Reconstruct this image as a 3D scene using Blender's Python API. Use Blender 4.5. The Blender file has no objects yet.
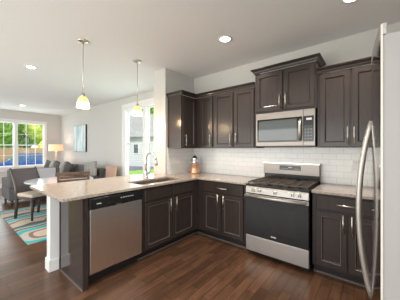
import bpy, bmesh, math, random
from mathutils import Vector, Matrix
random.seed(7)
PI = math.pi
sc = bpy.context.scene
C = sc.collection

# ------------------------------------------------------------ camera, world, sun, exposure
cam_d = bpy.data.cameras.new('camera'); cam = bpy.data.objects.new('camera', cam_d); C.objects.link(cam)
cam.location = (2.756, -3.174, 1.355)
cam.rotation_euler = (PI/2, 0, math.radians(39.31))
cam_d.sensor_width = 36; cam_d.lens = 212.85*36/400; cam_d.shift_y = -0.84/400; cam_d.clip_start = 0.02
sc.camera = cam
sc.view_settings.view_transform = 'Standard'; sc.view_settings.look = 'None'
sc.view_settings.gamma = 1; sc.view_settings.use_curve_mapping = False
sc.view_settings.exposure = 0.46
w = bpy.data.worlds.new('world'); sc.world = w; w.use_nodes = True
wb = w.node_tree.nodes['Background']; wb.inputs[0].default_value = (0.90, 0.95, 1.0, 1); wb.inputs[1].default_value = 1.0
def light(name, kind, loc, energy, color=(1, 1, 1), rot=(0, 0, 0), parent=None, **k):
    d = bpy.data.lights.new(name, kind); d.energy = energy; d.color = color
    for a, v in k.items(): setattr(d, a, v)
    o = bpy.data.objects.new(name, d); C.objects.link(o); o.location = loc; o.rotation_euler = rot
    if parent: o.parent = parent
    return o
light('sun', 'SUN', (0, 0, 20), 2.2, (1, .96, .9), (math.radians(48), 0, math.radians(35)), angle=0.02)
# daylight standing in the two seen windows, then two added fills
light('daylight_living', 'AREA', (-7.42, -1.42, 1.55), 28, (.90, .95, 1), (0, -PI/2, 0), shape='RECTANGLE', size=1.6, size_y=1.6)
light('daylight_dining', 'AREA', (-1.62, .14, 1.5), 15, (.92, .96, 1), (-PI/2, 0, 0), shape='RECTANGLE', size=1.6, size_y=1.8)

light('fill_side', 'AREA', (3.46, -4.65, 1.3), 45, (.98, .99, 1), (0, PI/2, 0), shape='RECTANGLE', size=2.0, size_y=2.2)  # added fill from an unseen side opening, brightens the peninsula fronts
light('fill_rear', 'AREA', (-1.8, -6.26, 1.3), 165, (1, .99, .97), (math.radians(124), 0, 0), shape='RECTANGLE', size=8.8, size_y=2.2)  # added fill behind the camera, tilted up to lift the ceiling

# ------------------------------------------------------------ materials
def mat(name, col, rough=.5, metal=0., **k):
    m = bpy.data.materials.new(name); m.use_nodes = True
    b = m.node_tree.nodes['Principled BSDF']
    b.inputs['Base Color'].default_value = (*col, 1); b.inputs['Roughness'].default_value = rough; b.inputs['Metallic'].default_value = metal
    for a, v in k.items():
        b.inputs[a.replace('_', ' ')].default_value = v
    return m
def nt(m): return m.node_tree, m.node_tree.nodes, m.node_tree.links, m.node_tree.nodes['Principled BSDF']
def noise_mat(name, c1, c2, scale=8, rough=.5, metal=0., stretch=(1, 1, 1), detail=4, bump=0., lo=.35, hi=.65, **k):
    m = mat(name, c1, rough, metal, **k); t, N, L, b = nt(m)
    tc = N.new('ShaderNodeTexCoord'); mp = N.new('ShaderNodeMapping'); mp.inputs['Scale'].default_value = stretch
    no = N.new('ShaderNodeTexNoise'); no.inputs['Scale'].default_value = scale; no.inputs['Detail'].default_value = detail
    cr = N.new('ShaderNodeValToRGB'); cr.color_ramp.elements[0].position = lo; cr.color_ramp.elements[1].position = hi
    cr.color_ramp.elements[0].color = (*c1, 1); cr.color_ramp.elements[1].color = (*c2, 1)
    L.new(tc.outputs['Object'], mp.inputs[0]); L.new(mp.outputs[0], no.inputs['Vector']); L.new(no.outputs['Fac'], cr.inputs[0]); L.new(cr.outputs[0], b.inputs['Base Color'])
    if bump:
        bp = N.new('ShaderNodeBump'); bp.inputs['Strength'].default_value = bump; bp.inputs['Distance'].default_value = .01
        L.new(no.outputs['Fac'], bp.inputs['Height']); L.new(bp.outputs[0], b.inputs['Normal'])
    return m
def emit_mat(name, col, s):
    m = mat(name, col, .4); b = nt(m)[3]
    b.inputs['Emission Color'].default_value = (*col, 1); b.inputs['Emission Strength'].default_value = s
    return m
M = {}
M['wall'] = noise_mat('wall_paint', (.575, .56, .54), (.60, .585, .565), 60, .7)
M['ceiling'] = noise_mat('ceiling_paint', (.82, .82, .82), (.84, .84, .84), 60, .8)
M['white'] = mat('white_trim_paint', (.78, .78, .77), .4)
M['cab'] = noise_mat('espresso_wood', (.036, .027, .024), (.042, .032, .029), 6, .22, 0, (8, 8, .7), 5, IOR=1.42)
M['bead_pale'] = mat('pale_bead', (.17, .14, .12), .3)
M['lacquer'] = mat('glossy_espresso_lacquer', (.03, .024, .024), .07, 0, IOR=1.9)
M['toe'] = mat('toe_kick_black', (.015, .012, .012), .5)
M['shoe'] = mat('shoe_moulding', (.13, .11, .10), .3)
M['steel'] = noise_mat('brushed_steel', (.88, .88, .87), (.94, .94, .93), 3, .30, 1, (60, 60, 1), Anisotropic=.85)
M['steel_light'] = noise_mat('pale_brushed_steel', (.43, .405, .38), (.48, .455, .43), 3, .45, 1, (1, 1, 60))
M['fridge_handle'] = mat('satin_door_handle', (.52, .49, .46), .38, .8)
M['steel_warm'] = noise_mat('warm_brushed_steel', (.25, .22, .20), (.29, .26, .235), 3, .38, 1, (1, 1, 60))
M['nickel'] = mat('satin_nickel', (.66, .63, .58), .28, 1)
M['chrome'] = mat('chrome', (.66, .67, .70), .2, 1)
M['black'] = mat('black_enamel', (.012, .012, .013), .22)
M['iron'] = noise_mat('cast_iron', (.055, .040, .030), (.09, .07, .055), 30, .55)
M['glass_black'] = mat('black_glass', (.010, .011, .012), .04, 0, IOR=1.5)
M['mw_glass'] = mat('grey_oven_glass', (.075, .085, .082), .05, 0, IOR=1.6)
M['fridge_side'] = mat('grey_fridge_side', (.37, .36, .35), .45)
M['fridge_front'] = mat('polished_fridge_steel', (.42, .40, .39), .10, 1)
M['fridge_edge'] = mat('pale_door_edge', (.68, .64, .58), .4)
M['display'] = mat('display_panel', (.014, .014, .015), .12)
M['print'] = mat('pale_print', (.6, .6, .6), .5)
M['copper'] = mat('copper', (.66, .38, .25), .30, .75)
M['shade_amber'] = emit_mat('amber_shade_glass', (1, .56, .18), 1.0)
M['shade_white'] = emit_mat('lit_shade_glass', (1, .88, .66), 2.2)
M['can'] = emit_mat('downlight_diffuser', (1, .95, .88), 9)
M['lampshade'] = emit_mat('lit_linen_shade', (1, .52, .30), .55)
M['linen'] = noise_mat('grey_linen', (.33, .34, .37), (.40, .41, .44), 60, .9)
M['beige'] = noise_mat('beige_fabric', (.50, .42, .34), (.58, .50, .41), 60, .9)
M['blush'] = noise_mat('blush_fabric', (.46, .30, .24), (.54, .37, .30), 50, .85)
M['sofa'] = noise_mat('charcoal_upholstery', (.085, .085, .092), (.115, .115, .12), 50, .9)
M['sofa_light'] = noise_mat('taupe_upholstery', (.10, .096, .10), (.13, .125, .13), 50, .9)
M['leather'] = noise_mat('dark_taupe_leather', (.06, .05, .055), (.09, .075, .08), 40, .45)
M['darkwood'] = noise_mat('dark_chair_wood', (.035, .026, .022), (.06, .045, .037), 8, .4, 0, (1, 1, 12))
M['brownwood'] = noise_mat('brown_slat_wood', (.075, .045, .030), (.13, .085, .06), 8, .45, 0, (12, 1, 1))
M['tanwood'] = noise_mat('tan_wood', (.55, .36, .20), (.65, .45, .27), 8, .45)
M['tablewhite'] = mat('white_gloss_top', (.50, .55, .60), .15)
M['pillow_grey'] = noise_mat('pillow_grey', (.24, .23, .22), (.36, .35, .33), 25, .9)
M['pillow_dark'] = noise_mat('pillow_dark', (.05, .05, .055), (.09, .09, .09), 25, .9)
M['sinksteel'] = mat('sink_steel', (.60, .54, .49), .3, 1)
M['bark'] = noise_mat('bark', (.08, .06, .04), (.14, .1, .07), 10, .9)
M['asphalt'] = noise_mat('asphalt', (.16, .17, .19), (.22, .23, .25), 3, .9)
M['concrete'] = noise_mat('concrete', (.45, .43, .40), (.52, .50, .47), 4, .9)
M['sidingA'] = mat('white_siding', (.62, .62, .60), .7)
M['roof'] = noise_mat('grey_shingles', (.28, .27, .26), (.40, .39, .37), 6, .9)
M['carblue'] = mat('blue_car_paint', (.035, .10, .42), .2, .2)
M['cardark'] = mat('blue_reflection_glass', (.06, .12, .26), .05)  # blue base colour stands for the reflection in the car windows
M['house_pane'] = mat('dark_house_pane', (.10, .11, .12), .1)
M['tyre'] = mat('tyre', (.02, .02, .02), .8)
M['fence'] = noise_mat('cedar_fence', (.42, .26, .14), (.55, .36, .2), 4, .8, 0, (6, 6, 1))
def window_glass():
    m = bpy.data.materials.new('window_glass'); m.use_nodes = True; t = m.node_tree; t.nodes.clear()
    o = t.nodes.new('ShaderNodeOutputMaterial'); mx = t.nodes.new('ShaderNodeMixShader'); tr = t.nodes.new('ShaderNodeBsdfTransparent'); gl = t.nodes.new('ShaderNodeBsdfGlossy')
    gl.inputs['Roughness'].default_value = .02; mx.inputs[0].default_value = .05; tr.inputs[0].default_value = (.97, .99, 1, 1)
    t.links.new(tr.outputs[0], mx.inputs[1]); t.links.new(gl.outputs[0], mx.inputs[2]); t.links.new(mx.outputs[0], o.inputs[0]); return m
M['glass'] = window_glass()
def leaf_mat(name, c1, c2): return noise_mat(name, c1, c2, 3.0, .8, 0, (1, 1, 1), 6, 0, .38, .62)
M['leaf'] = leaf_mat('leaf_green', (.14, .32, .05), (.50, .70, .16)); M['leafy'] = leaf_mat('leaf_yellow_green', (.45, .58, .06), (.85, .88, .20))
M['grass'] = leaf_mat('lawn_grass', (.20, .42, .05), (.38, .62, .10))

def floor_mat():
    m = mat('hardwood_planks', (.1, .05, .03), .28); t, N, L, b = nt(m)
    tc = N.new('ShaderNodeTexCoord'); mp = N.new('ShaderNodeMapping'); mp.inputs['Rotation'].default_value = (0, 0, PI/2)
    L.new(tc.outputs['Object'], mp.inputs[0])
    br = N.new('ShaderNodeTexBrick'); br.offset = .63; br.offset_frequency = 2; br.squash = .72; br.squash_frequency = 3
    br.inputs['Scale'].default_value = 1; br.inputs['Brick Width'].default_value = .55; br.inputs['Row Height'].default_value = .090
    br.inputs['Mortar Size'].default_value = .0025; br.inputs['Mortar Smooth'].default_value = .1; br.inputs['Bias'].default_value = 0
    br.inputs['Color1'].default_value = (.070, .035, .020, 1); br.inputs['Color2'].default_value = (.140, .069, .039, 1); br.inputs['Mortar'].default_value = (.025, .012, .008, 1)
    L.new(mp.outputs[0], br.inputs['Vector'])
    m2 = N.new('ShaderNodeMapping'); m2.inputs['Scale'].default_value = (22, 3.5, 1); L.new(tc.outputs['Object'], m2.inputs[0])
    no = N.new('ShaderNodeTexNoise'); no.inputs['Scale'].default_value = 1; no.inputs['Detail'].default_value = 6; L.new(m2.outputs[0], no.inputs['Vector'])
    cr = N.new('ShaderNodeValToRGB'); cr.color_ramp.elements[0].position = .3; cr.color_ramp.elements[1].position = .7
    cr.color_ramp.elements[0].color = (.72, .70, .68, 1); cr.color_ramp.elements[1].color = (1.25, 1.25, 1.25, 1); L.new(no.outputs['Fac'], cr.inputs[0])
    mx = N.new('ShaderNodeMix'); mx.data_type = 'RGBA'; mx.blend_type = 'MULTIPLY'; mx.inputs[0].default_value = 1
    L.new(br.outputs['Color'], mx.inputs[6]); L.new(cr.outputs[0], mx.inputs[7]); L.new(mx.outputs[2], b.inputs['Base Color'])
    bp = N.new('ShaderNodeBump'); bp.inputs['Strength'].default_value = .15; bp.inputs['Distance'].default_value = .004
    L.new(no.outputs['Fac'], bp.inputs['Height']); L.new(bp.outputs[0], b.inputs['Normal'])
    return m
M['floor'] = floor_mat()
def tile_mat(name, axis):
    m = mat(name, (.72, .72, .71), .16); t, N, L, b = nt(m)
    tc = N.new('ShaderNodeTexCoord'); sp = N.new('ShaderNodeSeparateXYZ'); cb = N.new('ShaderNodeCombineXYZ')
    L.new(tc.outputs['Object'], sp.inputs[0]); L.new(sp.outputs[axis], cb.inputs[0]); L.new(sp.outputs['Z'], cb.inputs[1])
    br = N.new('ShaderNodeTexBrick'); br.offset = .5; br.inputs['Scale'].default_value = 1
    br.inputs['Brick Width'].default_value = .154; br.inputs['Row Height'].default_value = .0765; br.inputs['Mortar Size'].default_value = .002; br.inputs['Mortar Smooth'].default_value = .2
    br.inputs['Color1'].default_value = (.84, .84, .83, 1); br.inputs['Color2'].default_value = (.81, .81, .80, 1); br.inputs['Mortar'].default_value = (.62, .62, .61, 1)
    L.new(cb.outputs[0], br.inputs['Vector']); L.new(br.outputs['Color'], b.inputs['Base Color'])
    bp = N.new('ShaderNodeBump'); bp.inputs['Strength'].default_value = .4; bp.inputs['Distance'].default_value = .002; bp.invert = True
    L.new(br.outputs['Fac'], bp.inputs['Height']); L.new(bp.outputs[0], b.inputs['Normal'])
    return m
M['tile_x'] = tile_mat('subway_tile_x', 'X'); M['tile_y'] = tile_mat('subway_tile_y', 'Y')
def granite():
    m = mat('granite', (.4, .33, .27), .10); t, N, L, b = nt(m)
    tc = N.new('ShaderNodeTexCoord')
    n1 = N.new('ShaderNodeTexNoise'); n1.inputs['Scale'].default_value = 100; n1.inputs['Detail'].default_value = 5; L.new(tc.outputs['Object'], n1.inputs['Vector'])
    cr = N.new('ShaderNodeValToRGB'); e = cr.color_ramp.elements; e[0].position = .30; e[0].color = (.16, .11, .09, 1); e[1].position = .47; e[1].color = (.36, .30, .25, 1)
    x = e.new(.58); x.color = (.47, .41, .36, 1); x = e.new(.72); x.color = (.62, .56, .51, 1)
    L.new(n1.outputs['Fac'], cr.inputs[0]); L.new(cr.outputs[0], b.inputs['Base Color']); return m
M['granite'] = granite()
def rug_mat():
    m = mat('swirl_rug', (.3, .3, .3), .95); t, N, L, b = nt(m)
    tc = N.new('ShaderNodeTexCoord'); mp = N.new('ShaderNodeMapping'); mp.inputs['Location'].default_value = (1.1, 1.75, 0)
    L.new(tc.outputs['Object'], mp.inputs[0])
    no = N.new('ShaderNodeTexNoise'); no.inputs['Scale'].default_value = 1.6; no.inputs['Detail'].default_value = 1; L.new(mp.outputs[0], no.inputs['Vector'])
    wv = N.new('ShaderNodeVectorMath'); wv.operation = 'MULTIPLY_ADD'; wv.inputs[1].default_value = (.5, .5, 0); L.new(no.outputs['Color'], wv.inputs[0]); L.new(mp.outputs[0], wv.inputs[2])
    ln = N.new('ShaderNodeVectorMath'); ln.operation = 'LENGTH'; L.new(wv.outputs[0], ln.inputs[0])
    ml = N.new('ShaderNodeMath'); ml.operation = 'MULTIPLY'; ml.inputs[1].default_value = 1.25; L.new(ln.outputs['Value'], ml.inputs[0])
    fr = N.new('ShaderNodeMath'); fr.operation = 'FRACT'; L.new(ml.outputs[0], fr.inputs[0])
    cr = N.new('ShaderNodeValToRGB'); cr.color_ramp.interpolation = 'CONSTANT'; e = cr.color_ramp.elements
    e[0].position = 0; e[0].color = (.50, .42, .34, 1); e[1].position = .26; e[1].color = (.20, .15, .13, 1)
    for p, c in ((.33, (.42, .40, .40)), (.42, (.02, .42, .45)), (.55, (.36, .30, .27)), (.63, (.07, .05, .05)), (.70, (.45, .44, .43)), (.78, (.03, .33, .36)), (.86, (.12, .10, .10))):
        x = e.new(p); x.color = (*c, 1)
    L.new(fr.outputs[0], cr.inputs[0]); L.new(cr.outputs[0], b.inputs['Base Color']); return m
M['rug'] = rug_mat()
def art_mat():
    m = noise_mat('abstract_canvas', (.30, .46, .52), (.78, .84, .86), 2.2, .6, 0, (3.2, 1, .6), 5); return m
M['art'] = art_mat()

# ------------------------------------------------------------ geometry helpers
def BM(): return bmesh.new()
def box(bm, x0, x1, y0, y1, z0, z1, ch=0.):
    if ch:
        b2 = bmesh.new(); box(b2, x0, x1, y0, y1, z0, z1)
        bmesh.ops.bevel(b2, geom=b2.edges[:], offset=ch, segments=2, affect='EDGES', profile=.6)
        merge(bm, b2); return
    v = [bm.verts.new((x, y, z)) for z in (z0, z1) for y in (y0, y1) for x in (x0, x1)]
    for f in ((0, 2, 3, 1), (4, 5, 7, 6), (0, 1, 5, 4), (2, 6, 7, 3), (0, 4, 6, 2), (1, 3, 7, 5)): bm.faces.new([v[i] for i in f])
def merge(bm, b2):
    mp = {}
    for v in b2.verts: mp[v] = bm.verts.new(v.co)
    for f in b2.faces:
        try: n = bm.faces.new([mp[v] for v in f.verts]); n.smooth = f.smooth
        except ValueError: pass
    b2.free()
def tube(bm, pts, r, n=10, sq=None):
    P = [Vector(p) for p in pts]; rs = r if isinstance(r, (list, tuple)) else [r]*len(P); rings = []
    up = None
    for i, p in enumerate(P):
        t = (P[min(i+1, len(P)-1)]-P[max(i-1, 0)]).normalized()
        if up is None:
            a = Vector((0, 0, 1)) if abs(t.z) < .9 else Vector((1, 0, 0)); up = (a-t*a.dot(t)).normalized()
        else: up = (up-t*up.dot(t)).normalized()
        s = t.cross(up); ring = []
        for k in range(n):
            a = 2*PI*k/n+(PI/n if n == 4 else 0); ca, sa = math.cos(a), math.sin(a)
            if sq: ca *= sq[0]; sa *= sq[1]
            ring.append(bm.verts.new(p+(up*ca+s*sa)*rs[i]))
        rings.append(ring)
    for a, b in zip(rings, rings[1:]):
        for k in range(n):
            f = bm.faces.new((a[k], a[(k+1) % n], b[(k+1) % n], b[k])); f.smooth = n > 4
    bm.faces.new(rings[0][::-1]); bm.faces.new(rings[-1])
def lathe(bm, prof, cx=0, cy=0, n=28, sx=1, sy=1, caps=True):
    rings = []
    for r, z in prof:
        rings.append([bm.verts.new((cx+sx*r*math.cos(2*PI*k/n), cy+sy*r*math.sin(2*PI*k/n), z)) for k in range(n)])
    for a, b in zip(rings, rings[1:]):
        for k in range(n):
            f = bm.faces.new((a[k], a[(k+1) % n], b[(k+1) % n], b[k])); f.smooth = True
    if caps: bm.faces.new(rings[0][::-1]); bm.faces.new(rings[-1])
def prism(bm, poly, z0, z1):
    a = [bm.verts.new((x, y, z0)) for x, y in poly]; b = [bm.verts.new((x, y, z1)) for x, y in poly]; n = len(poly)
    for k in range(n): bm.faces.new((a[k], a[(k+1) % n], b[(k+1) % n], b[k]))
    bm.faces.new(a[::-1]); bm.faces.new(b)
def prism_x(bm, poly, x0, x1):   # poly in (y,z)
    a = [bm.verts.new((x0, y, z)) for y, z in poly]; b = [bm.verts.new((x1, y, z)) for y, z in poly]; n = len(poly)
    for k in range(n): bm.faces.new((a[k], a[(k+1) % n], b[(k+1) % n], b[k]))
    bm.faces.new(a[::-1]); bm.faces.new(b)
def slab(bm, xs, ys, keep, z0, z1):
    vt = {}
    def V(i, j, z):
        if (i, j, z) not in vt: vt[(i, j, z)] = bm.verts.new((xs[i], ys[j], z))
        return vt[(i, j, z)]
    K = {(i, j) for i in range(len(xs)-1) for j in range(len(ys)-1) if keep((xs[i]+xs[i+1])/2, (ys[j]+ys[j+1])/2)}
    for i, j in K:
        bm.faces.new((V(i, j, z1), V(i+1, j, z1), V(i+1, j+1, z1), V(i, j+1, z1)))
        bm.faces.new((V(i, j, z0), V(i, j+1, z0), V(i+1, j+1, z0), V(i+1, j, z0)))
        for di, dj, a, b in ((-1, 0, (i, j), (i, j+1)), (1, 0, (i+1, j), (i+1, j+1)), (0, -1, (i, j), (i+1, j)), (0, 1, (i, j+1), (i+1, j+1))):
            if (i+di, j+dj) not in K: bm.faces.new((V(*a, z0), V(*b, z0), V(*b, z1), V(*a, z1)))
def obj(name, bm, m, parent=None, loc=(0, 0, 0), rotz=0, bevel=0, smooth=False, sub=0):
    bmesh.ops.recalc_face_normals(bm, faces=bm.faces[:])
    me = bpy.data.meshes.new(name); bm.to_mesh(me); bm.free()
    if smooth: me.polygons.foreach_set('use_smooth', [True]*len(me.polygons))
    o = bpy.data.objects.new(name, me); C.objects.link(o); o.location = loc; o.rotation_euler = (0, 0, rotz)
    me.materials.append(M[m] if isinstance(m, str) else m)
    if parent: o.parent = parent
    if bevel:
        bv = o.modifiers.new('bevel', 'BEVEL'); bv.width = bevel; bv.segments = 2; bv.limit_method = 'ANGLE'
    if sub:
        s = o.modifiers.new('sub', 'SUBSURF'); s.levels = s.render_levels = sub
    return o
def tag(o, label, cat, group=None, kind=None):
    o['label'] = label; o['category'] = cat
    if group: o['group'] = group
    if kind: o['kind'] = kind
    return o
def thing(name, label, cat, loc=(0, 0, 0), rotz=0, group=None):
    o = bpy.data.objects.new(name, None); C.objects.link(o); o.location = loc; o.rotation_euler = (0, 0, rotz); o.empty_display_size = .1
    return tag(o, label, cat, group)
def struct(name, bm, m, label=None, parent=None, **k):
    o = obj(name, bm, m, parent, **k)
    if parent is None:
        o['kind'] = 'structure'
        if label: o['label'] = label
    return o
def dup(root, loc, rotz, label=None):
    r = root.copy(); C.objects.link(r); r.location = loc; r.rotation_euler = (0, 0, rotz)
    if label: r['label'] = label
    def rec(src, dst):
        for ch in list(src.children):
            c = ch.copy(); C.objects.link(c); c.parent = dst; rec(ch, c)
    rec(root, r)
    return r

# ------------------------------------------------------------ room shell
H = 2.74; XL, XR, YF = -7.3, 3.52, -6.3
def sbox(name, m, *b, label=None, parent=None, bevel=0):
    bm = BM(); box(bm, *b); return struct(name, bm, m, label, parent, bevel=bevel)
sbox('floor', 'floor', XL, XR, YF, 0, -.08, 0, label='dark brown hardwood plank floor')
sbox('ceiling', 'ceiling', XL-.16, XR+.16, YF-.16, .16, H, H+.12, label='flat pale grey ceiling')
def wall_with_hole(name, m, axis, c0, c1, a0, a1, holes, label):
    """axis 'x': wall runs along x, thickness y c0..c1; 'y': runs along y, thickness x c0..c1"""
    bm = BM(); us = sorted({a0, a1, *[h[0] for h in holes], *[h[1] for h in holes]}); zs = sorted({0, H, *[h[2] for h in holes], *[h[3] for h in holes]})
    slab(bm, us, zs, lambda u, z: not any(h[0] < u < h[1] and h[2] < z < h[3] for h in holes), c0, c1)
    for v in bm.verts:
        u, z, c = v.co
        v.co = (u, c, z) if axis == 'x' else (c, u, z)
    return struct(name, bm, m, label)
WB = (-2.50, -.74, .60, 2.44); WL = (-2.32, -.54, .70, 2.36)
wall_with_hole('wall_back', 'wall', 'x', 0, .14, XL-.16, XR+.16, [WB], 'light grey wall behind the range and the sofa')
wall_with_hole('wall_left', 'wall', 'y', XL-.14, XL, YF, 0, [WL, (-5.2, -3.4, .70, 2.36)], 'light grey living room wall with the big window')
wall_with_hole('wall_right', 'wall', 'y', XR, XR+.14, YF, 0, [(-5.8, -3.5, .3, 2.3)], 'wall behind the refrigerator')  # unseen opening added for the side fill
wall_with_hole('wall_front', 'wall', 'x', YF-.14, YF, XL-.16, XR+.16, [(-6.6, -2.2, .15, 2.45), (-1.9, 2.9, .15, 2.45)], 'wall behind the camera with unseen openings added for fill light')  # wide openings added to let fill light into the room
sbox('wall_kitchen_side', 'wall', -.31, 0, -.74, 0, 0, H, label='full height wall end between sink and dining window')
sbox('wall_peninsula', 'white', -.125, -.008, -2.405, -.74, 0, .882, label='white half wall carrying the breakfast counter')
bm = BM(); box(bm, -.140, .004, -2.419, -2.405, 0, .13); box(bm, -.008, .004, -2.405, -2.322, 0, .13); box(bm, -.140, -.125, -2.405, -.74, 0, .13)
struct('baseboard_peninsula', bm, 'white', 'white baseboard around the half wall', bevel=.004)
bm = BM(); box(bm, XL, -.31, -.014, 0, 0, .13); struct('baseboard_back', bm, 'white')
bm = BM(); box(bm, XL, XL+.014, YF, -.014, 0, .13); struct('baseboard_left', bm, 'white')
bm = BM(); box(bm, .0, XR, -.008, 0, .914, 1.385); struct('wall_tile_back', bm, 'tile_x', 'white subway tile backsplash behind the range')
bm = BM(); box(bm, .0, .008, -.70, -.008, .914, 1.385); struct('wall_tile_side', bm, 'tile_y', 'white subway tile backsplash beside the sink')

def make_window(name, label, axis, a0, a1, z0, z1, wallc, sign, grid, cw=.10, mh=.055):
    """axis along which the window runs; wallc = room-side wall face; sign = +1 if outside lies at larger coordinate"""
    root = bpy.data.objects.new(name, None); C.objects.link(root); root['kind'] = 'structure'; root['label'] = label
    def B(bm, u0, u1, d0, d1, za, zb):
        c0, c1 = sorted((wallc+sign*d0, wallc+sign*d1))
        if axis == 'x': box(bm, u0, u1, c0, c1, za, zb)
        else: box(bm, c0, c1, u0, u1, za, zb)
    bm = BM()
    B(bm, a0-cw, a0, -.018, 0, z0-.02, z1+cw); B(bm, a1, a1+cw, -.018, 0, z0-.02, z1+cw); B(bm, a0, a1, -.018, 0, z1, z1+cw)
    B(bm, a0-cw-.02, a1+cw+.02, -.022, 0, z1+cw, z1+cw+.02)
    obj('casing', bm, 'white', root)
    bm = BM(); B(bm, a0-cw-.03, a1+cw+.03, -.05, 0, z0-.045, z0-.02); B(bm, a0-cw, a1+cw, -.016, 0, z0-.13, z0-.045); obj('window_sill', bm, 'white', root)
    bm = BM(); f = .035; mid = (a0+a1)/2
    B(bm, a0, a0+f, 0, .12, z0, z1); B(bm, a1-f, a1, 0, .12, z0, z1); B(bm, a0+f, a1-f, 0, .12, z0, z0+f); B(bm, a0+f, a1-f, 0, .12, z1-f, z1); B(bm, mid-mh, mid+mh, 0, .12, z0+f, z1-f)
    obj('window_frame', bm, 'white', root)
    zm = (z0+z1)/2-.02
    for s0, s1 in ((a0+f, mid-mh), (mid+mh, a1-f)):
        for q, (b0, b1) in enumerate(((z0+f, zm+.02), (zm-.02, z1-f))):
            d = .05 if q == 0 else .085; r = .026
            bm = BM(); B(bm, s0, s0+r, d, d+.03, b0, b1); B(bm, s1-r, s1, d, d+.03, b0, b1); B(bm, s0+r, s1-r, d, d+.03, b0, b0+r); B(bm, s0+r, s1-r, d, d+.03, b1-r, b1)
            if grid:
                for k in (1, 2): u = s0+(s1-s0)*k/3; B(bm, u-.006, u+.006, d+.005, d+.025, b0+r, b1-r)
                zc = (b0+b1)/2; B(bm, s0+r, s1-r, d+.006, d+.024, zc-.006, zc+.006)
            sash = obj('sash', bm, 'white', root)
            bm = BM(); B(bm, s0+r, s1-r, d+.012, d+.017, b0+r, b1-r); obj('pane', bm, 'glass', sash)
    return root
make_window('window_1', 'white double window behind the faucet', 'x', *WB, 0, 1, False)
make_window('window_2', 'white gridded double window at the far left', 'y', *WL, XL, -1, True, .05, .045)

# ------------------------------------------------------------ cabinet helpers (local: x width, front faces -y, back at y=0)
def door_mesh(bm, x0, x1, z0, z1, yf, t=.02, fr=.046, rec=.011):
    def ring(i, y): return [bm.verts.new(p) for p in ((x0+i, y, z0+i), (x1-i, y, z0+i), (x1-i, y, z1-i), (x0+i, y, z1-i))]
    R = [ring(0, yf+t), ring(0, yf+.003), ring(.003, yf), ring(fr, yf), ring(fr+.002, yf-.0015), ring(fr+.006, yf-.0015), ring(fr+.010, yf+.003), ring(fr+.013, yf+.009), ring(fr+.018, yf+rec)]
    for a, b in zip(R, R[1:]):
        for k in range(4): bm.faces.new((a[k], a[(k+1) % 4], b[(k+1) % 4], b[k]))
    bm.faces.new(R[-1]); bm.faces.new(R[0][::-1])
def slab_front(bm, x0, x1, z0, z1, yf, t=.02):
    def ring(i, y): return [bm.verts.new(p) for p in ((x0+i, y, z0+i), (x1-i, y, z0+i), (x1-i, y, z1-i), (x0+i, y, z1-i))]
    R = [ring(0, yf+t), ring(0, yf+.005), ring(.006, yf)]
    for a, b in zip(R, R[1:]):
        for k in range(4): bm.faces.new((a[k], a[(k+1) % 4], b[(k+1) % 4], b[k]))
    bm.faces.new(R[-1]); bm.faces.new(R[0][::-1])
def pull(parent, x, z, yf, vertical=True, L=.19):
    bm = BM(); h = L/2
    if vertical:
        tube(bm, [(x, yf-.03, z-h), (x, yf-.03, z+h)], .0072, 10)
        for s in (-1, 1): tube(bm, [(x, yf, z+s*(h-.022)), (x, yf-.028, z+s*(h-.022))], .005, 8)
    else:
        tube(bm, [(x-h, yf-.03, z), (x+h, yf-.03, z)], .0072, 10)
        for s in (-1, 1): tube(bm, [(x+s*(h-.022), yf, z), (x+s*(h-.022), yf-.028, z)], .005, 8)
    return obj('handle', bm, 'nickel', parent)
PROF = [(0, 0), (.006, 0), (.010, .010), (.016, .014), (.022, .030), (.036, .044), (.042, .046), (.046, .052), (.046, .062), (0, .062)]
def crown(path, z, parent, k0=0, k1=0):
    """path: local points; outward is the right hand side of travel; k0/k1 extend (+) or shorten (-) the ends per unit of offset"""
    bm = BM(); P = [Vector((x, y)) for x, y in path]; n = len(P); rows = []
    for i, p in enumerate(P):
        row = []
        for o, dz in PROF:
            if i == 0: d = (P[1]-p).normalized(); q = p+Vector((d.y, -d.x))*o-d*(k0*o)
            elif i == n-1: d = (p-P[i-1]).normalized(); q = p+Vector((d.y, -d.x))*o+d*(k1*o)
            else:
                d0 = (p-P[i-1]).normalized(); d1 = (P[i+1]-p).normalized(); q = p+(Vector((d0.y, -d0.x))+Vector((d1.y, -d1.x)))*o
            row.append(bm.verts.new((q.x, q.y, z+dz)))
        rows.append(row)
    m = len(PROF)
    for a, b in zip(rows, rows[1:]):
        for k in range(m): bm.faces.new((a[k], a[(k+1) % m], b[(k+1) % m], b[k]))
    bm.faces.new(rows[0][::-1]); bm.faces.new(rows[-1])
    return obj('crown_moulding', bm, 'cab', parent)
def cab_parts(t, D, doors, drawers=()):
    for (x0, x1, z0, z1, hx, hz) in doors:
        bm = BM(); door_mesh(bm, x0, x1, z0, z1, -D-.02); d = obj('door', bm, 'cab', t)
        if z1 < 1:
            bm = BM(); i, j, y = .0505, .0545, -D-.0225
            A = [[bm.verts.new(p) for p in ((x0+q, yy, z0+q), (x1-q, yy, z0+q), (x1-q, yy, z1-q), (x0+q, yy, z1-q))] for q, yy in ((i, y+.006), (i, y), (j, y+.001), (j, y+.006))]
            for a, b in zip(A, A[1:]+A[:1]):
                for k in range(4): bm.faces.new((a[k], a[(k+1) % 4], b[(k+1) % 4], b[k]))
            bd = obj('panel_bead', bm, 'bead_pale', d); bd['label'] = 'paler bead around the door panel'  # bead in a paler tone, base doors only
        if hx is not None: pull(d, hx, hz, -D-.02)
    for (x0, x1, z0, z1, h) in drawers:
        bm = BM(); slab_front(bm, x0, x1, z0, z1, -D-.02); d = obj('drawer', bm, 'cab', t)
        if h: pull(d, (x0+x1)/2, (z0+z1)/2, -D-.02, False)

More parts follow.
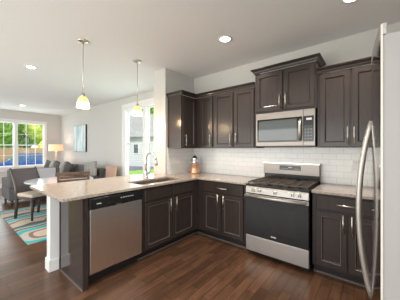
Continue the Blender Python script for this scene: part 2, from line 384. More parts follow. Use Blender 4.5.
# ------------------------------------------------------------ base cabinets
ZC = .884; D0 = .59
def base_toe(t, x0, x1, D):
    bm = BM(); box(bm, x0, x1, -D+.07, -D+.085, 0, .10); obj('toe_kick', bm, 'toe', t)
    bm = BM(); box(bm, x0, x1, -D+.055, -D+.07, 0, .018); obj('shoe_moulding', bm, 'shoe', t)
# sink cabinet (peninsula, faces +x)
Y0 = -1.655
t = thing('sink_cabinet', 'two-door espresso base cabinet under the sink', 'cabinet', (0, Y0, 0), PI/2)
W = -.615-Y0
bm = BM(); box(bm, 0, W, -.02, 0, .1, ZC); box(bm, 0, .018, -D0+.018, -.02, .1, ZC); box(bm, W-.018, W, -D0+.018, -.02, .1, ZC); box(bm, .018, W-.018, -D0+.018, -.02, .1, .12)
box(bm, 0, W, -D0, -D0+.018, .1, .66); box(bm, 0, W, -D0, -D0+.018, .66, ZC)
obj('body', bm, 'cab', t)
cab_parts(t, D0, [(.055, .500, .125, .695, .455, .60), (.515, .955, .125, .695, .562, .60)], [(.055, .500, .715, .865, False), (.515, .955, .715, .865, False)])
base_toe(t, 0, W, D0)
# corner + back left cabinet
t = thing('base_cabinet', 'espresso corner base cabinet left of the range', 'cabinet', (0, 0, 0))
bm = BM(); box(bm, .002, 1.452, -D0, -.002, .1, ZC); box(bm, D0, D0+.02, -.612, -D0, .1, ZC); obj('body', bm, 'cab', t)
cab_parts(t, D0, [(.725, 1.045, .125, .695, 1.005, .60), (1.060, 1.400, .125, .695, 1.10, .60)], [(.725, 1.400, .715, .865, True)])
base_toe(t, .535, 1.452, D0)
bm = BM(); box(bm, .505, .52, -.612, -.505, 0, .10); obj('toe_kick', bm, 'toe', t)
bm = BM(); box(bm, .52, .535, -.612, -.535, 0, .018); obj('shoe_moulding', bm, 'shoe', t)
# right cabinet
t = thing('base_cabinet', 'espresso base cabinet between range and refrigerator', 'cabinet', (2.232, 0, 0))
bm = BM(); box(bm, 0, 1.28, -D0, -.002, .1, ZC); obj('body', bm, 'cab', t)
cab_parts(t, D0, [(.040, .313, .125, .695, .285, .60), (.329, .602, .125, .695, .357, .60)], [(.040, .602, .715, .865, True)])
base_toe(t, 0, 1.28, D0)
# end panel
t = thing('end_panel', 'glossy dark end panel closing the peninsula beside the dishwasher', 'panel', (0, -2.315, 0))
bm = BM(); box(bm, 0, .61, 0, .018, .0, ZC); obj('panel', bm, 'lacquer', t)
bm = BM(); box(bm, .55, .612, .018, .052, 0, ZC); obj('stile', bm, 'cab', t)
bm = BM(); box(bm, .004, .018, -.005, 0, 0, ZC); obj('scribe_strip', bm, 'toe', t)
bm = BM(); box(bm, .006, .615, -.010, 0, 0, .012); obj('shoe_moulding', bm, 'shoe', t)

# dishwasher
t = thing('dishwasher', 'stainless dishwasher with black control strip under the peninsula counter', 'dishwasher', (0, -2.260, 0), PI/2)
W = .600
bm = BM(); box(bm, .004, W-.004, -.57, -.02, .09, ZC-.005); obj('tub', bm, 'black', t)
bm = BM(); prism_x(bm, [(-.575, .12), (-.615, .12), (-.632, .14), (-.636, .40), (-.634, .76), (-.575, .76)], .006, W-.006); d = obj('door', bm, 'steel', t, bevel=.003)
bm = BM(); prism_x(bm, [(-.575, .764), (-.630, .764), (-.622, .868), (-.575, .868)], .006, W-.006); c = obj('control_panel', bm, 'black', t, bevel=.004)
bm = BM(); box(bm, .18, .42, -.634, -.626, .764, .80, .003); obj('handle', bm, 'display', c)
bm = BM(); box(bm, .27, .33, -.637, -.632, .768, .776); obj('latch', bm, 'nickel', c)
bm = BM(); box(bm, .07, .115, -.6285, -.622, .808, .816); obj('badge', bm, 'print', c)
for k in range(6): bm = BM(); box(bm, .33+.028*k, .345+.028*k, -.6265, -.620, .826, .834); obj('button', bm, 'print', c)
bm = BM(); box(bm, .004, W-.004, -.54, -.52, 0, .115); obj('kick_plate', bm, 'toe', t)

# countertops
SX = (.20, .355, .375, .53)
bm = BM()
slab(bm, [-.455, -.31, .0, .185, .53, .628, 1.456], [-2.492, -1.60, -.83, -.745, -.632, -.009],
     lambda x, y: (x < .628 and y < -.745 and not (.185 < x < .53 and -1.60 < y < -.83)) or (x > 0 and y > -.745 and (x < .628 or y > -.632)), ZC, .914)
ct = tag(obj('countertop', bm, 'granite', bevel=.004), 'beige speckled granite countertop with the sink cut out', 'countertop')
bm = BM(); box(bm, 2.230, 3.50, -.632, -.009, ZC, .914)
tag(obj('countertop', bm, 'granite', bevel=.004), 'beige granite countertop between range and refrigerator', 'countertop')

# sink (double bowl)
t = thing('kitchen_sink', 'double bowl undermount steel sink in the peninsula', 'sink', (.3575, -1.215, .68))
def bowl(y0, y1):
    bm = BM(); x0, x1 = -.168, .168; z0, z1 = 0, .202; th = .004
    box(bm, x0, x1, y0, y1, z0, z0+th)
    box(bm, x0, x0+th, y0, y1, z0+th, z1); box(bm, x1-th, x1, y0, y1, z0+th, z1); box(bm, x0+th, x1-th, y0, y0+th, z0+th, z1); box(bm, x0+th, x1-th, y1-th, y1, z0+th, z1)
    o = obj('bowl', bm, 'sinksteel', t)
    bm = BM(); lathe(bm, [(.042, z0+th), (.042, z0+th+.004), (.03, z0+th+.003), (.02, z0+th+.001)], 0, (y0+y1)/2, 20); obj('drain', bm, 'chrome', o)
bowl(-.381, -.012); bowl(.012, .381)

# faucet
t = thing('faucet', 'gooseneck pull-down faucet behind the sink', 'faucet', (.105, -1.215, .914))
bm = BM(); lathe(bm, [(.030, 0), (.030, .008), (.024, .014), (.022, .10), (.018, .115), (.013, .13)], n=20); obj('base', bm, 'chrome', t)
bm = BM(); A = [(0, 0, .12), (0, 0, .24)]
for k in range(0, 12):
    a = PI*k/12*1.05; A.append((.115-.115*math.cos(a), 0, .275+.115*math.sin(a)))
tube(bm, A, .0145, 12); obj('neck', bm, 'chrome', t)
bm = BM(); e = Vector(A[-1]); tube(bm, [e, e+Vector((.006, 0, -.03)), e+Vector((.016, 0, -.085))], [.016, .020, .022], 14); obj('spray_head', bm, 'chrome', t)
bm = BM(); tube(bm, [(0, .015, .075), (0, .06, .08)], .014, 12); tube(bm, [(0, .055, .08), (.0, .068, .10), (.01, .085, .165)], [.011, .008, .007], 10); obj('lever', bm, 'chrome', t)

# copper canister
t = thing('canister', 'copper canister with a domed chrome lid in the counter corner', 'canister', (.20, -.20, .914))
bm = BM(); lathe(bm, [(.088, 0), (.094, .006), (.094, .02), (.088, .026), (.086, .15), (.092, .156), (.092, .17), (.07, .182)]); obj('body', bm, 'copper', t)
bm = BM(); lathe(bm, [(.066, .182), (.068, .19), (.052, .21), (.056, .235), (.062, .262), (.054, .29), (.034, .31), (.012, .322), (.010, .330)]); l = obj('lid', bm, 'chrome', t)
bm = BM(); lathe(bm, [(.004, .328), (.012, .333), (.015, .342), (.009, .352), (.002, .355)], n=16); obj('knob', bm, 'chrome', l)
for s in (-1, 1): bm = BM(); tube(bm, [(s*.055, 0, .26), (s*.085, 0, .262), (s*.095, 0, .245), (s*.088, 0, .225)], .005, 8); obj('handle', bm, 'chrome', t)
# ------------------------------------------------------------ wall cabinets
UZ0, UZ1, UD = 1.372, 2.240, .325
t = thing('wall_cabinet', 'single-door wall cabinet on the side wall above the sink end', 'cabinet', (0, -.690, 0), PI/2)
bm = BM(); box(bm, 0, .360, -UD, 0, UZ0, UZ1); obj('body', bm, 'cab', t)
cab_parts(t, UD, [(.022, .345, UZ0+.012, UZ1-.012, .075, UZ0+.13)])
crown([(0, 0), (0, -UD-.02), (.345, -UD-.02)], UZ1, t, 0, -1)
t = thing('wall_cabinet', 'narrow corner wall cabinet beside the side wall cabinet', 'cabinet', (.0, 0, 0))
bm = BM(); box(bm, 0, .712, -UD, -.001, UZ0, UZ1); obj('body', bm, 'cab', t)
cab_parts(t, UD, [(.430, .700, UZ0+.012, UZ1-.012, .665, UZ0+.13)])
crown([(.345, -UD-.02), (.713, -UD-.02)], UZ1, t, -1, 0)
t = thing('wall_cabinet', 'two-door wall cabinet directly left of the microwave', 'cabinet', (.713, 0, 0))
bm = BM(); box(bm, 0, .735, -UD, -.001, UZ0, UZ1); obj('body', bm, 'cab', t)
cab_parts(t, UD, [(.028, .370, UZ0+.012, UZ1-.012, .335, UZ0+.13), (.394, .715, UZ0+.012, UZ1-.012, .432, UZ0+.13)])
crown([(0, -UD-.02), (.735, -UD-.02)], UZ1, t)
t = thing('wall_cabinet', 'raised two-door wall cabinet over the microwave', 'cabinet', (1.452, 0, 0))
bm = BM(); box(bm, 0, .776, -.345, -.001, 1.842, 2.402); obj('body', bm, 'cab', t)
cab_parts(t, .345, [(.022, .380, 1.872, 2.385, .350, 1.985), (.398, .756, 1.872, 2.385, .428, 1.985)])
crown([(0, -.001), (0, -.365), (.776, -.365), (.776, -.001)], 2.402, t)
t = thing('wall_cabinet', 'two-door wall cabinet right of the microwave', 'cabinet', (2.232, 0, 0))
bm = BM(); box(bm, 0, 1.28, -UD, -.001, UZ0, UZ1); obj('body', bm, 'cab', t)
cab_parts(t, UD, [(.028, .320, UZ0+.012, UZ1-.012, .300, UZ0+.13), (.336, .628, UZ0+.012, UZ1-.012, .358, UZ0+.13)])
crown([(0, -UD-.02), (1.28, -UD-.02)], UZ1, t)

# ------------------------------------------------------------ microwave
t = thing('microwave', 'stainless over-the-range microwave with grey glass door', 'microwave', (1.487, 0, 1.388))
W = .735; Hm = .450
bm = BM(); box(bm, 0, W, -.36, -.01, .0, Hm); obj('body', bm, 'black', t)
bm = BM(); box(bm, 0, .605, -.40, -.361, .008, Hm-.002, .004); d = obj('door', bm, 'steel_warm', t)
bm = BM(); box(bm, .022, .595, -.405, -.400, .060, Hm-.085, .002); g = obj('door_glass', bm, 'glass_black', d)
bm = BM(); box(bm, .045, .535, -.4065, -.405, .082, Hm-.108); obj('window', bm, 'mw_glass', g)
bm = BM(); tube(bm, [(.575, -.400, .085), (.575, -.432, .105), (.575, -.440, .20), (.575, -.432, .30), (.575, -.400, .325)], .016, 12, sq=(.8, 1.1)); obj('handle', bm, 'steel_light', d)
bm = BM(); box(bm, .607, W, -.40, -.361, .008, Hm-.002, .004); c = obj('control_panel', bm, 'steel_warm', t)
bm = BM(); box(bm, .609, W-.014, -.404, -.400, .060, Hm-.085, .002); kp = obj('keypad', bm, 'display', c)
bm = BM(); box(bm, .64, .70, -.4055, -.404, Hm-.135, Hm-.110); obj('clock_display', bm, 'print', c)
for i in range(5):
    for j in range(3): bm = BM(); box(bm, .622+.032*j, .640+.032*j, -.4045, -.404, .085+.038*i, .097+.038*i); obj('key', bm, 'mw_glass', c)
bm = BM(); box(bm, .02, W-.02, -.34, -.05, -.006, 0); obj('bottom_vent', bm, 'iron', t)

# ------------------------------------------------------------ gas range
t = thing('gas_range', 'freestanding stainless gas range with black oven door', 'range', (1.467, 0, 0))
W = .750
bm = BM(); box(bm, .004, W-.004, -.63, -.02, .03, .905); box(bm, .03, .08, -.60, -.55, 0, .03); box(bm, W-.08, W-.03, -.60, -.55, 0, .03); box(bm, .03, .08, -.10, -.05, 0, .03); box(bm, W-.08, W-.03, -.10, -.05, 0, .03); obj('body', bm, 'black', t)
bm = BM(); box(bm, .004, W-.004, -.668, -.632, .065, .262, .006); obj('storage_drawer', bm, 'steel_light', t)
bm = BM(); box(bm, .004, W-.004, -.672, -.632, .270, .792, .005); d = obj('oven_door', bm, 'black', t)
bm = BM(); box(bm, .006, W-.006, -.676, -.672, .272, .742, .002); g = obj('door_glass', bm, 'glass_black', d)
bm = BM(); box(bm, .13, W-.13, -.6765, -.676, .36, .66); obj('oven_window', bm, 'display', g)
bm = BM(); box(bm, .004, W-.004, -.677, -.672, .745, .790, .002); obj('door_top_trim', bm, 'steel_light', d)
bm = BM(); box(bm, .335, .398, -.6785, -.676, .305, .315); box(bm, .34, .35, -.6785, -.676, .315, .321); box(bm, .372, .38, -.6785, -.676, .315, .321); obj('badge', bm, 'print', d)
bm = BM(); tube(bm, [(.02, -.735, .770), (W-.02, -.735, .770)], .016, 14, sq=(1.0, .8))
for x in (.05, W-.05): box(bm, x-.015, x+.015, -.73, -.676, .758, .782)
obj('handle', bm, 'steel_light', d)
bm = BM(); prism_x(bm, [(-.60, .800), (-.672, .800), (-.668, .86), (-.655, .885), (-.60, .885)], .004, W-.004); c = obj('control_panel', bm, 'steel_light', t, bevel=.003)
for x in (.105, .185, .381, .577, .648):
    bm = BM(); tube(bm, [(x, -.668, .842), (x, -.680, .842), (x, -.700, .842)], [.023, .022, .018], 18); kn = obj('knob', bm, 'steel', c)
    bm = BM(); box(bm, x-.004, x+.004, -.703, -.699, .827, .857); obj('grip', bm, 'black', kn)
bm = BM(); box(bm, .0, W, -.665, -.055, .888, .912, .006); k = obj('cooktop', bm, 'black', t)
for (x, y, r) in ((.19, -.52, .045), (.19, -.20, .038), (.381, -.36, .05), (.572, -.52, .045), (.572, -.20, .038)):
    bm = BM(); lathe(bm, [(r*1.25, .912), (r*1.25, .918), (r, .920), (r, .930), (r*.6, .933)], x, y, 20); obj('burner', bm, 'iron', k)
for x0, x1 in ((.025, .257), (.265, .497), (.505, .730)):
    bm = BM(); y0, y1 = -.645, -.09; z0, z1 = .930, .945; b = .014
    box(bm, x0, x1, y0, y0+b, z0, z1); box(bm, x0, x1, y1-b, y1, z0, z1); box(bm, x0, x0+b, y0+b, y1-b, z0, z1); box(bm, x1-b, x1, y0+b, y1-b, z0, z1)
    for q in (.2, .36, .5, .64, .8):
        yy = y0+(y1-y0)*q; box(bm, x0+b, x1-b, yy-.006, yy+.006, z0, z1)
    xm = (x0+x1)/2; box(bm, xm-.006, xm+.006, y0+b, y1-b, z0+.003, z1+.001)
    for px in (x0, x1-b):
        for py in (y0, y1-b): box(bm, px, px+b, py, py+b, .912, z0)
    obj('grate', bm, 'iron', k)
bm = BM(); box(bm, .0, W-.006, -.052, -.012, .905, 1.00); bk = obj('backguard', bm, 'black', t)
bm = BM(); box(bm, .0, W-.006, -.082, -.012, 1.00, 1.150, .004); s = obj('backguard_panel', bm, 'steel_warm', bk)
bm = BM(); box(bm, -.002, W-.004, -.086, -.010, 1.150, 1.162); obj('backguard_cap', bm, 'steel', bk)
bm = BM(); box(bm, .235, .520, -.0865, -.082, 1.062, 1.125, .001); ds = obj('clock_display', bm, 'display', bk)
bm = BM(); box(bm, .36, .41, -.0875, -.0865, 1.093, 1.106); obj('clock_digits', bm, 'print', bk)
for q in range(5):
    for x in (.26+.02*q, .43+.016*q): bm = BM(); box(bm, x, x+.009, -.0875, -.0865, 1.08, 1.084); obj('button', bm, 'print', bk)

# ------------------------------------------------------------ refrigerator (faces -x, bowed doors)
t = thing('refrigerator', 'tall side-by-side refrigerator with bowed steel doors', 'refrigerator', (2.773, -1.75, 0))
FY = .454; BOW = .029
def fx(y): return -BOW*(1-(y/FY)**2)
bm = BM(); box(bm, .075, .74, -FY+.008, FY-.008, .02, 1.742, .004); obj('body', bm, 'fridge_side', t)
bm = BM(); box(bm, .04, .075, -FY+.02, FY-.02, .0, .085); obj('base_grille', bm, 'toe', t)
for y0, y1 in ((-FY, -.004), (.004, FY)):
    ys = [y0+(y1-y0)*k/14 for k in range(15)]
    bm = BM(); prism(bm, [(.070, y0+.002), (.070, y1-.002), (.0064, y1-.002)]+[(fx(y)+.0064, y) for y in reversed(ys[1:-1])]+[(.0064 if abs(y0) > .1 else fx(y0)+.0064, y0+.002)], .09, 1.750); d = obj('door', bm, 'fridge_side', t)
    bm = BM(); prism(bm, [(fx(y)+.0060, y) for y in ys]+[(fx(y), y) for y in reversed(ys)], .09, 1.752); obj('door_skin', bm, 'fridge_front', d, smooth=False)
    bm = BM(); prism(bm, [(fx(y)+.0155, y) for y in ys]+[(fx(y), y) for y in reversed(ys)], 1.752, 1.790); obj('door_cap', bm, 'steel_light', d)
    if y0 < -.1:
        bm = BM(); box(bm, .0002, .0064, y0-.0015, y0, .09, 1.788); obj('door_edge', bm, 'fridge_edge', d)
    yh = -.035 if y0 < -.1 else .035
    pts = []
    for k in range(21):
        q = k/20; zz = .60+.895*q; s = math.sin(PI*q)**.75
        pts.append((fx(yh)+.004-.056*s, yh, zz))
    bm = BM(); tube(bm, pts, .0125, 12, sq=(1.0, 1.1)); obj('handle', bm, 'fridge_handle', d)

# ------------------------------------------------------------ pendants and downlights
def pendant(loc, label):
    t = thing('pendant_light', label, 'pendant light', loc, 0, 'pendants over the peninsula')
    bm = BM(); lathe(bm, [(.066, -.0), (.066, -.008), (.055, -.018), (.02, -.026), (.008, -.034)][::-1]); obj('canopy', bm, 'nickel', t)
    bm = BM(); tube(bm, [(0, 0, -.02), (0, 0, -.68)], .0055, 10); obj('rod', bm, 'nickel', t)
    bm = BM(); lathe(bm, [(.012, -.665), (.022, -.672), (.026, -.70), (.030, -.715)][::-1]); obj('socket', bm, 'nickel', t)
    def shell(pr, th=.003): return pr+[(r-th, z) for r, z in reversed(pr)]
    up = [(.024, -.712), (.044, -.725), (.060, -.755), (.067, -.785)]; lo = [(.067, -.785), (.073, -.815), (.0775, -.852), (.076, -.855)]
    bm = BM(); lathe(bm, shell(up), caps=False); sh = obj('lamp_shade', bm, 'shade_amber', t); sh['label'] = 'amber glass shade crown'
    bm = BM(); lathe(bm, shell(lo), caps=False); obj('shade_rim', bm, 'shade_white', sh)
    bm = BM(); lathe(bm, [(.004, -.83), (.02, -.815), (.026, -.79), (.018, -.76), (.010, -.735)]); obj('bulb', bm, 'shade_white', t)
    light('pendant_bulb', 'POINT', (0, 0, -.87), 15, (1, .72, .42), parent=t, shadow_soft_size=.05)
pendant((-.13, -2.013, H), 'amber glass pendant nearer the counter end'); pendant((-.125, -1.21, H), 'amber glass pendant in front of the dining window')
def downlight(x, y, e, label):
    t = thing('recessed_light', label, 'ceiling light', (x, y, H), 0, 'recessed ceiling lights')
    bm = BM(); n = 32; lathe(bm, [(.062, -.002), (.064, -.006), (.088, -.006), (.090, 0), (.062, 0)], n=n, caps=False); obj('trim_ring', bm, 'white', t)
    bm = BM(); lathe(bm, [(.061, -.0045), (.061, -.001)], n=n); obj('diffuser', bm, 'can', t)
    light('downlight_lamp', 'SPOT', (0, 0, -.02), e, (1, .92, .82), parent=t, spot_size=math.radians(140), spot_blend=.7, shadow_soft_size=.06)
downlight(1.304, -.904, 60, 'recessed ceiling light in front of the wall cabinets')
downlight(2.60, -.80, 60, 'recessed ceiling light near the top edge above the refrigerator')
downlight(-1.723, -2.203, 45, 'recessed ceiling light over the dining table')
downlight(-5.881, -1.516, 32, 'farthest recessed ceiling light by the living room window')
downlight(1.30, -2.9, 60, 'added unseen recessed ceiling light over the kitchen aisle')  # unseen can added to light the kitchen
downlight(-3.6, -3.6, 40, 'added recessed ceiling light in the living room out of frame')  # unseen can added to brighten the living area

# outlet on the backsplash
t = thing('wall_outlet', 'white wall outlet on the tile between range and refrigerator', 'outlet', (2.586, -.008, 1.15))
bm = BM(); box(bm, -.036, .036, -.005, 0, -.058, .058, .002); p = obj('cover_plate', bm, 'white', t)
bm = BM(); box(bm, -.016, .016, -.007, -.005, .008, .038); box(bm, -.016, .016, -.007, -.005, -.038, -.008); obj('socket', bm, 'white', p)

# ------------------------------------------------------------ living / dining area
bm = BM(); box(bm, -3.5, -1.03, -2.39, -.55, 0, .012)
tag(obj('area_rug', bm, 'rug'), 'teal grey and cream swirl rug under the dining table', 'rug')
RZ = .012
t = thing('dining_table', 'round white pedestal dining table beyond the counter', 'table', (-2.02, -1.66, RZ))
bm = BM(); lathe(bm, [(.54, .722), (.57, .730), (.57, .745), (.562, .75)], n=48); obj('tabletop', bm, 'tablewhite', t)
bm = BM(); lathe(bm, [(.26, 0), (.26, .02), (.10, .05), (.045, .12), (.04, .55), (.07, .68), (.16, .722)]); obj('pedestal', bm, 'darkwood', t)

def side_chair(name, label, loc, rz, fab, wood, seatm, slat=False, nail=False, bw=.46, bh=.98, flare=.16):
    """faces local +x"""
    t = thing(name, label, 'chair', loc, rz)
    hw = bw/2
    for s in (-1, 1):
        bm = BM(); tube(bm, [(-.24, s*(hw-.02), 0), (-.20, s*(hw-.02), .25), (-.19, s*(hw-.02), .45), (-.22, s*(hw-.01), .70), (-.20-flare, s*hw, bh)], [.024, .026, .028, .024, .018], 8); l = obj('leg', bm, wood, t)
        if nail:
            for q in range(12):
                bm = BM()
                f = q/11; z = .52+f*(bh-.56); x = -.205-(flare*.9)*max(0, (z-.6))/(bh-.6)
                b2 = bmesh.new(); bmesh.ops.create_icosphere(b2, subdivisions=1, radius=.009, matrix=Matrix.Translation((x+.012, s*(hw+.004)-s*.0, z)));
                for v in b2.verts: v.co.y = v.co.y+s*.012
                merge(bm, b2); obj('nailhead', bm, 'chrome', l)
        bm = BM(); tube(bm, [(.21, s*(hw-.03), .43), (.22, s*(hw-.03), 0)], [.026, .018], 8); obj('leg', bm, wood, t)
    bm = BM(); box(bm, -.20, .24, -hw+.01, hw-.01, .385, .43, .01); obj('seat_frame', bm, wood, t)
    bm = BM(); box(bm, -.19, .25, -hw+.01, hw-.01, .43, .495, .022); obj('seat', bm, seatm, t, smooth=True)
    def bx(z): return -.205-flare*max(0, (z-.6))/(bh-.6)*.97
    if slat:
        zs = [.56, .62, .68, .74, .80, .86]
        for z in zs:
            bm = BM(); x = bx(z); box(bm, x-.010, x+.012, -hw+.01, hw-.01, z-.024, z+.024, .003); obj('slat', bm, wood, t)
        bm = BM(); x = bx(bh-.03); box(bm, x-.014, x+.016, -hw-.01, hw+.01, bh-.055, bh, .006); obj('top_rail', bm, wood, t)
    else:
        bm = BM(); z0, z1 = .50, bh-.01; n = 8
        def ring(i): 
            z = z0+(z1-z0)*i/n; x = bx(z); return [bm.verts.new(p) for p in ((x-.022, -hw+.015, z), (x+.028, -hw+.015, z), (x+.028, hw-.015, z), (x-.022, hw-.015, z))]
        R = [ring(i) for i in range(n+1)]
        for a, b in zip(R, R[1:]):
            for k in range(4): bm.faces.new((a[k], a[(k+1) % 4], b[(k+1) % 4], b[k]))
        bm.faces.new(R[0][::-1]); bm.faces.new(R[-1]); obj('backrest', bm, fab, t, bevel=.012)
    return t
side_chair('dining_chair', 'dark framed dining chair with beige seat and nailhead back', (-2.47, -1.97, RZ), math.radians(20), 'leather', 'darkwood', 'beige', nail=True, bh=.965)
side_chair('dining_chair', 'pale grey upholstered dining chair beyond the round table', (-3.06, -1.66, RZ), math.radians(-15), 'linen', 'darkwood', 'linen', bh=.90, flare=.08, bw=.46)
side_chair('dining_chair', 'brown slat-back dining chair just behind the granite counter', (-1.51, -1.64, RZ), math.radians(165), 'brownwood', 'brownwood', 'beige', slat=True, bh=.95, flare=.08, bw=.46)

# armchair (back towards the camera side)
def cushion(name, sx, sy, sz, m, parent, loc, rot=(0, 0, 0)):
    bm = BM(); bmesh.ops.create_cube(bm, size=1)
    bmesh.ops.subdivide_edges(bm, edges=bm.edges[:], cuts=5, use_grid_fill=True)
    for v in bm.verts:
        u, q = abs(v.co.x)*2, abs(v.co.z)*2; k = (1-u**3*.85)*(1-q**3*.85) if True else 1
        v.co = (v.co.x*sx, v.co.y*sy*(.25+.75*k), v.co.z*sz)
    o = obj(name, bm, m, parent, loc, smooth=True); o.rotation_euler = rot; return o
t = thing('armchair', 'wide taupe loveseat with its back to the dining area', 'sofa', (-4.36, -1.62, 0))
bm = BM(); box(bm, -.45, .45, -.53, .53, .12, .42, .02); obj('base', bm, 'sofa_light', t)
bm = BM(); prism_x(bm, [(0, 0)]*0 or [(-.53, .42), (.53, .42), (.53, .86), (-.53, .86)], .22, .45); obj('backrest', bm, 'sofa_light', t, bevel=.03)
for s in (-1, 1):
    bm = BM(); box(bm, -.45, .22, s*.53-(.16 if s > 0 else 0), s*.53+(0 if s > 0 else .16), .42, .62, .02); obj('armrest', bm, 'sofa_light', t)
    for x in (-.38, .38):
        bm = BM(); tube(bm, [(x, s*.46, 0), (x, s*.46, .12)], [.02, .03], 8); obj('leg', bm, 'darkwood', t)
bm = BM(); box(bm, -.46, .21, -.36, .36, .42, .52, .03); obj('seat_cushion', bm, 'sofa_light', t)

# sectional sofa along the back wall
SXA, SXB = -6.6, -3.2
t = thing('sectional_sofa', 'long charcoal sofa along the far wall under the painting', 'sofa', (SXA, -.08, 0))
Ls = SXB-SXA
bm = BM(); box(bm, 0, Ls, -.92, -.0, .10, .40, .02); obj('base', bm, 'sofa', t)
bm = BM(); box(bm, .0, Ls, -.26, 0, .40, .79, .04); obj('backrest', bm, 'sofa', t)
for x0 in (0, Ls-.2):
    bm = BM(); box(bm, x0, x0+.2, -.92, -.26, .40, .62, .03); obj('armrest', bm, 'sofa', t)
n = 3; wd = (Ls-.4)/n
for i in range(n):
    bm = BM(); box(bm, .2+i*wd+.005, .2+(i+1)*wd-.005, -.94, -.26, .40, .52, .03); obj('seat_cushion', bm, 'sofa', t)
    c = cushion('back_cushion', wd-.02, .20, .36, 'sofa', t, (.2+(i+.5)*wd, -.36, .70)); c.rotation_euler = (math.radians(-10), 0, 0)
for x in (.08, Ls-.08):
    for y in (-.85, -.06):
        bm = BM(); tube(bm, [(x, y, 0), (x, y, .10)], [.02, .03], 8); obj('leg', bm, 'darkwood', t)
# throw pillows
pil = [(-6.30, 'pillow_dark', 8, 'dark throw pillow at the left end of the long sofa'), (-5.82, 'pillow_grey', -12, 'grey throw pillow second from the left end of the long sofa'), (-5.34, 'pillow_dark', 10, 'dark throw pillow in the middle of the sofa row'),
       (-4.86, 'pillow_grey', -8, 'light grey throw pillow leaning right of the sofa middle'), (-4.38, 'pillow_dark', 12, 'dark throw pillow right of the light grey ones')]
for x, m, a, lb in pil:
    o = cushion('throw_pillow', .44, .13, .42, m, None, (x, -.74, .735)); o.rotation_euler = (math.radians(-14), math.radians(a), 0)
    tag(o, lb, 'pillow', 'throw pillows on the long sofa')
o = cushion('throw_pillow', .42, .13, .42, 'pillow_grey', None, (-3.36, -.52, .78)); o.rotation_euler = (math.radians(-14), math.radians(-14), math.radians(20))
tag(o, 'grey-beige throw pillow leaning at the right sofa arm', 'pillow', 'throw pillows on the long sofa')
o = cushion('throw_pillow', .42, .12, .42, 'pillow_dark', None, (-3.50, -.42, .83)) if False else None

side_chair('accent_chair', 'blush square-backed chair between the sofa and the window', (-2.84, -.42, 0), math.radians(-90), 'blush', 'tanwood', 'blush', bh=.90, flare=.03, bw=.50)

# floor lamp
t = thing('floor_lamp', 'floor lamp with a lit drum shade in the far corner', 'lamp', (-6.47, -.42, 0))
bm = BM(); lathe(bm, [(.14, 0), (.14, .015), (.03, .03), (.012, .05)], n=24); obj('base', bm, 'nickel', t)
bm = BM(); tube(bm, [(0, 0, .04), (0, 0, 1.45)], .012, 10); obj('pole', bm, 'nickel', t)
bm = BM(); pr = [(.235, 1.29), (.225, 1.53)]; lathe(bm, pr+[(.222, 1.53), (.232, 1.29)], n=32, caps=False); obj('lamp_shade', bm, 'lampshade', t)
light('floor_lamp_bulb', 'POINT', (0, 0, 1.41), 4, (1, .78, .55), parent=t, shadow_soft_size=.08)

# painting
t = thing('painting', 'abstract blue-white canvas hanging above the long sofa', 'painting', (-5.33, 0, 1.73))
bm = BM(); box(bm, -.51, .51, -.045, -.004, -.47, .47); obj('frame', bm, 'toe', t)
bm = BM(); box(bm, -.50, .50, -.052, -.045, -.46, .46); obj('canvas', bm, 'art', t)

# ------------------------------------------------------------ outdoors
bm = BM(); box(bm, -60, 40, -40, 60, -.5, -.35); struct('ground', bm, 'grass', 'sunlit lawn outside')
bm = BM(); box(bm, -18, -12, -40, 40, -.349, -.34); struct('ground_street', bm, 'asphalt', 'grey street outside the living room')
bm = BM(); box(bm, -9, 9, -14, -6.46, -.35, -.02); struct('ground_bounce', bm, 'concrete', 'pale concrete slab added behind the camera to bounce light')  # unseen slab added to bounce neutral light instead of green
def tree(x, y, h, r, m, label, cat='tree'):
    t = thing('tree', label, cat, (x, y, -.35), 0, 'trees outside')
    rnd = random.Random(int(x*31+y*17))
    bm = BM(); tube(bm, [(0, 0, 0), (.1, 0, h*.3), (0, .1, h*.6)], [.16, .12, .07], 8); obj('trunk', bm, 'bark', t)
    bm = BM()
    for k in range(26):
        a = rnd.random()*2*PI; q = rnd.random()**.5*r*.75; z = h*(.28+.66*rnd.random()); rr = r*(.28+.22*rnd.random())
        b2 = bmesh.new(); bmesh.ops.create_icosphere(b2, subdivisions=3, radius=rr, matrix=Matrix.Translation((q*math.cos(a), q*math.sin(a), z)))
        for v in b2.verts: v.co += Vector((rnd.uniform(-1, 1), rnd.uniform(-1, 1), rnd.uniform(-1, 1)))*rr*.13
        merge(bm, b2)
    obj('foliage', bm, m, t)
tree(-23.5, -1.6, 7.5, 2.6, 'leaf', 'green tree behind the left half of the living room window')
tree(-23, -8.4, 8, 3.0, 'leafy', 'yellow-green tree at the left edge of the window')
tree(-29.5, 3.2, 9, 3.0, 'leaf', 'green tree behind the middle of the window')
tree(-23.5, 4.4, 5.5, 2.4, 'leafy', 'yellow-green tree beyond the fence at the right')
tree(-31, -11.5, 9, 3.5, 'leaf', 'distant green tree at the far left')
tree(-32, 14.5, 10.5, 3.6, 'leaf', 'green tree left above the neighbouring roof')
tree(-28, 22.5, 12, 4.0, 'leaf', 'green tree right above the neighbouring roof')
bm = BM(); box(bm, -19.6, -19.5, -14, 4.5, -.35, 1.45); tag(obj('fence', bm, 'fence'), 'tan board fence across the street', 'fence')
def bush(x, y, r, m, label):
    rnd = random.Random(int(x*7+y)); bm = BM()
    for k in range(14):
        b2 = bmesh.new(); bmesh.ops.create_icosphere(b2, subdivisions=2, radius=r*.5, matrix=Matrix.Translation((rnd.uniform(-r, r)*.6, rnd.uniform(-r, r)*.6, r*.2+rnd.random()*r)))
        for v in b2.verts: v.co += Vector((rnd.uniform(-1, 1), rnd.uniform(-1, 1), rnd.uniform(-1, 1)))*r*.08
        merge(bm, b2)
    tag(obj('bush', bm, m, None, (x, y, -.35)), label, 'bush')
bush(-9.3, -2.35, .6, 'leafy', 'yellow-green bush outside at the left window edge')
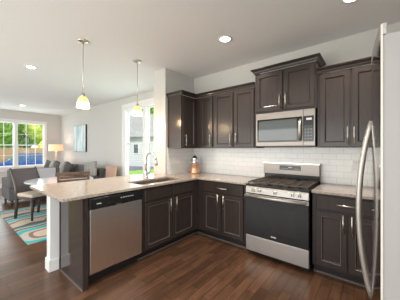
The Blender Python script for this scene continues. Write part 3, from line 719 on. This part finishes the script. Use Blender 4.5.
bush(-9.2, .22, .55, 'leafy', 'bright green shrub outside at the right window edge')
def car(x, y, rz, label, m):
    t = thing('car', label, 'car', (x, y, -.34), rz, 'parked cars')
    bm = BM(); prof = [(-2.2, .30), (-2.2, .75), (-1.3, .92), (1.75, .95), (2.15, .85), (2.2, .30)]
    a = [bm.verts.new((px, -.88, pz)) for px, pz in prof]; b = [bm.verts.new((px, .88, pz)) for px, pz in prof]
    for k in range(len(prof)): bm.faces.new((a[k], a[(k+1) % 6], b[(k+1) % 6], b[k]))
    bm.faces.new(a[::-1]); bm.faces.new(b); obj('body', bm, m, t, bevel=.06)
    bm = BM(); prof = [(-1.2, .92, .80), (-.5, 1.38, .66), (1.0, 1.42, .66), (1.7, .95, .80)]
    a = [bm.verts.new((px, -w_, pz)) for px, pz, w_ in prof]; b = [bm.verts.new((px, w_, pz)) for px, pz, w_ in prof]
    for k in range(4): bm.faces.new((a[k], a[(k+1) % 4], b[(k+1) % 4], b[k]))
    bm.faces.new(a[::-1]); bm.faces.new(b); obj('windows', bm, 'cardark', t)
    bm = BM(); box(bm, -.45, .98, -.62, .62, 1.38, 1.43, .02); obj('roof', bm, m, t)
    for sx in (-1.35, 1.35):
        for sy in (-1, 1):
            bm = BM(); tube(bm, [(sx, sy*.70, .32), (sx, sy*.90, .32)], .32, 20); obj('wheel', bm, 'tyre', t)
car(-14.0, .3, math.radians(88), 'blue car parked nearest outside the living room window', 'carblue')
car(-16.2, -3.6, math.radians(92), 'blue car parked farther left along the street', 'carblue')
# neighbouring house seen through the dining window
def siding():
    m = mat('lap_siding', (.6, .6, .58), .7); t_, N, L, b = nt(m)
    tc = N.new('ShaderNodeTexCoord'); wv = N.new('ShaderNodeTexWave'); wv.bands_direction = 'Z'; wv.wave_profile = 'SAW'; wv.inputs['Scale'].default_value = 1.6
    cr = N.new('ShaderNodeValToRGB'); cr.color_ramp.elements[0].color = (.42, .43, .44, 1); cr.color_ramp.elements[1].position = .3; cr.color_ramp.elements[1].color = (.66, .67, .68, 1)
    L.new(tc.outputs['Object'], wv.inputs['Vector']); L.new(wv.outputs['Fac'], cr.inputs[0]); L.new(cr.outputs[0], b.inputs['Base Color']); return m
M['siding'] = siding()
t = thing('house', 'pale sided neighbouring house seen through the dining window', 'house', (-14.5, 9.5, -.35), math.radians(25))
bm = BM(); box(bm, -6, 6, 0, 6, 0, 3.0); obj('wall', bm, 'siding', t)
bm = BM(); prism_x(bm, [(-.5, 2.9), (6.5, 2.9), (3, 5.6)], -6.4, 6.4); obj('roof', bm, 'roof', t)
for x in [-5.2+1.3*k for k in range(8)]:
    bm = BM(); box(bm, x, x+.60, -.05, 0, 1.25, 2.25); f = obj('window', bm, 'white', t)
    bm = BM(); box(bm, x+.07, x+.53, -.06, -.05, 1.33, 2.17); obj('pane', bm, 'house_pane', f)
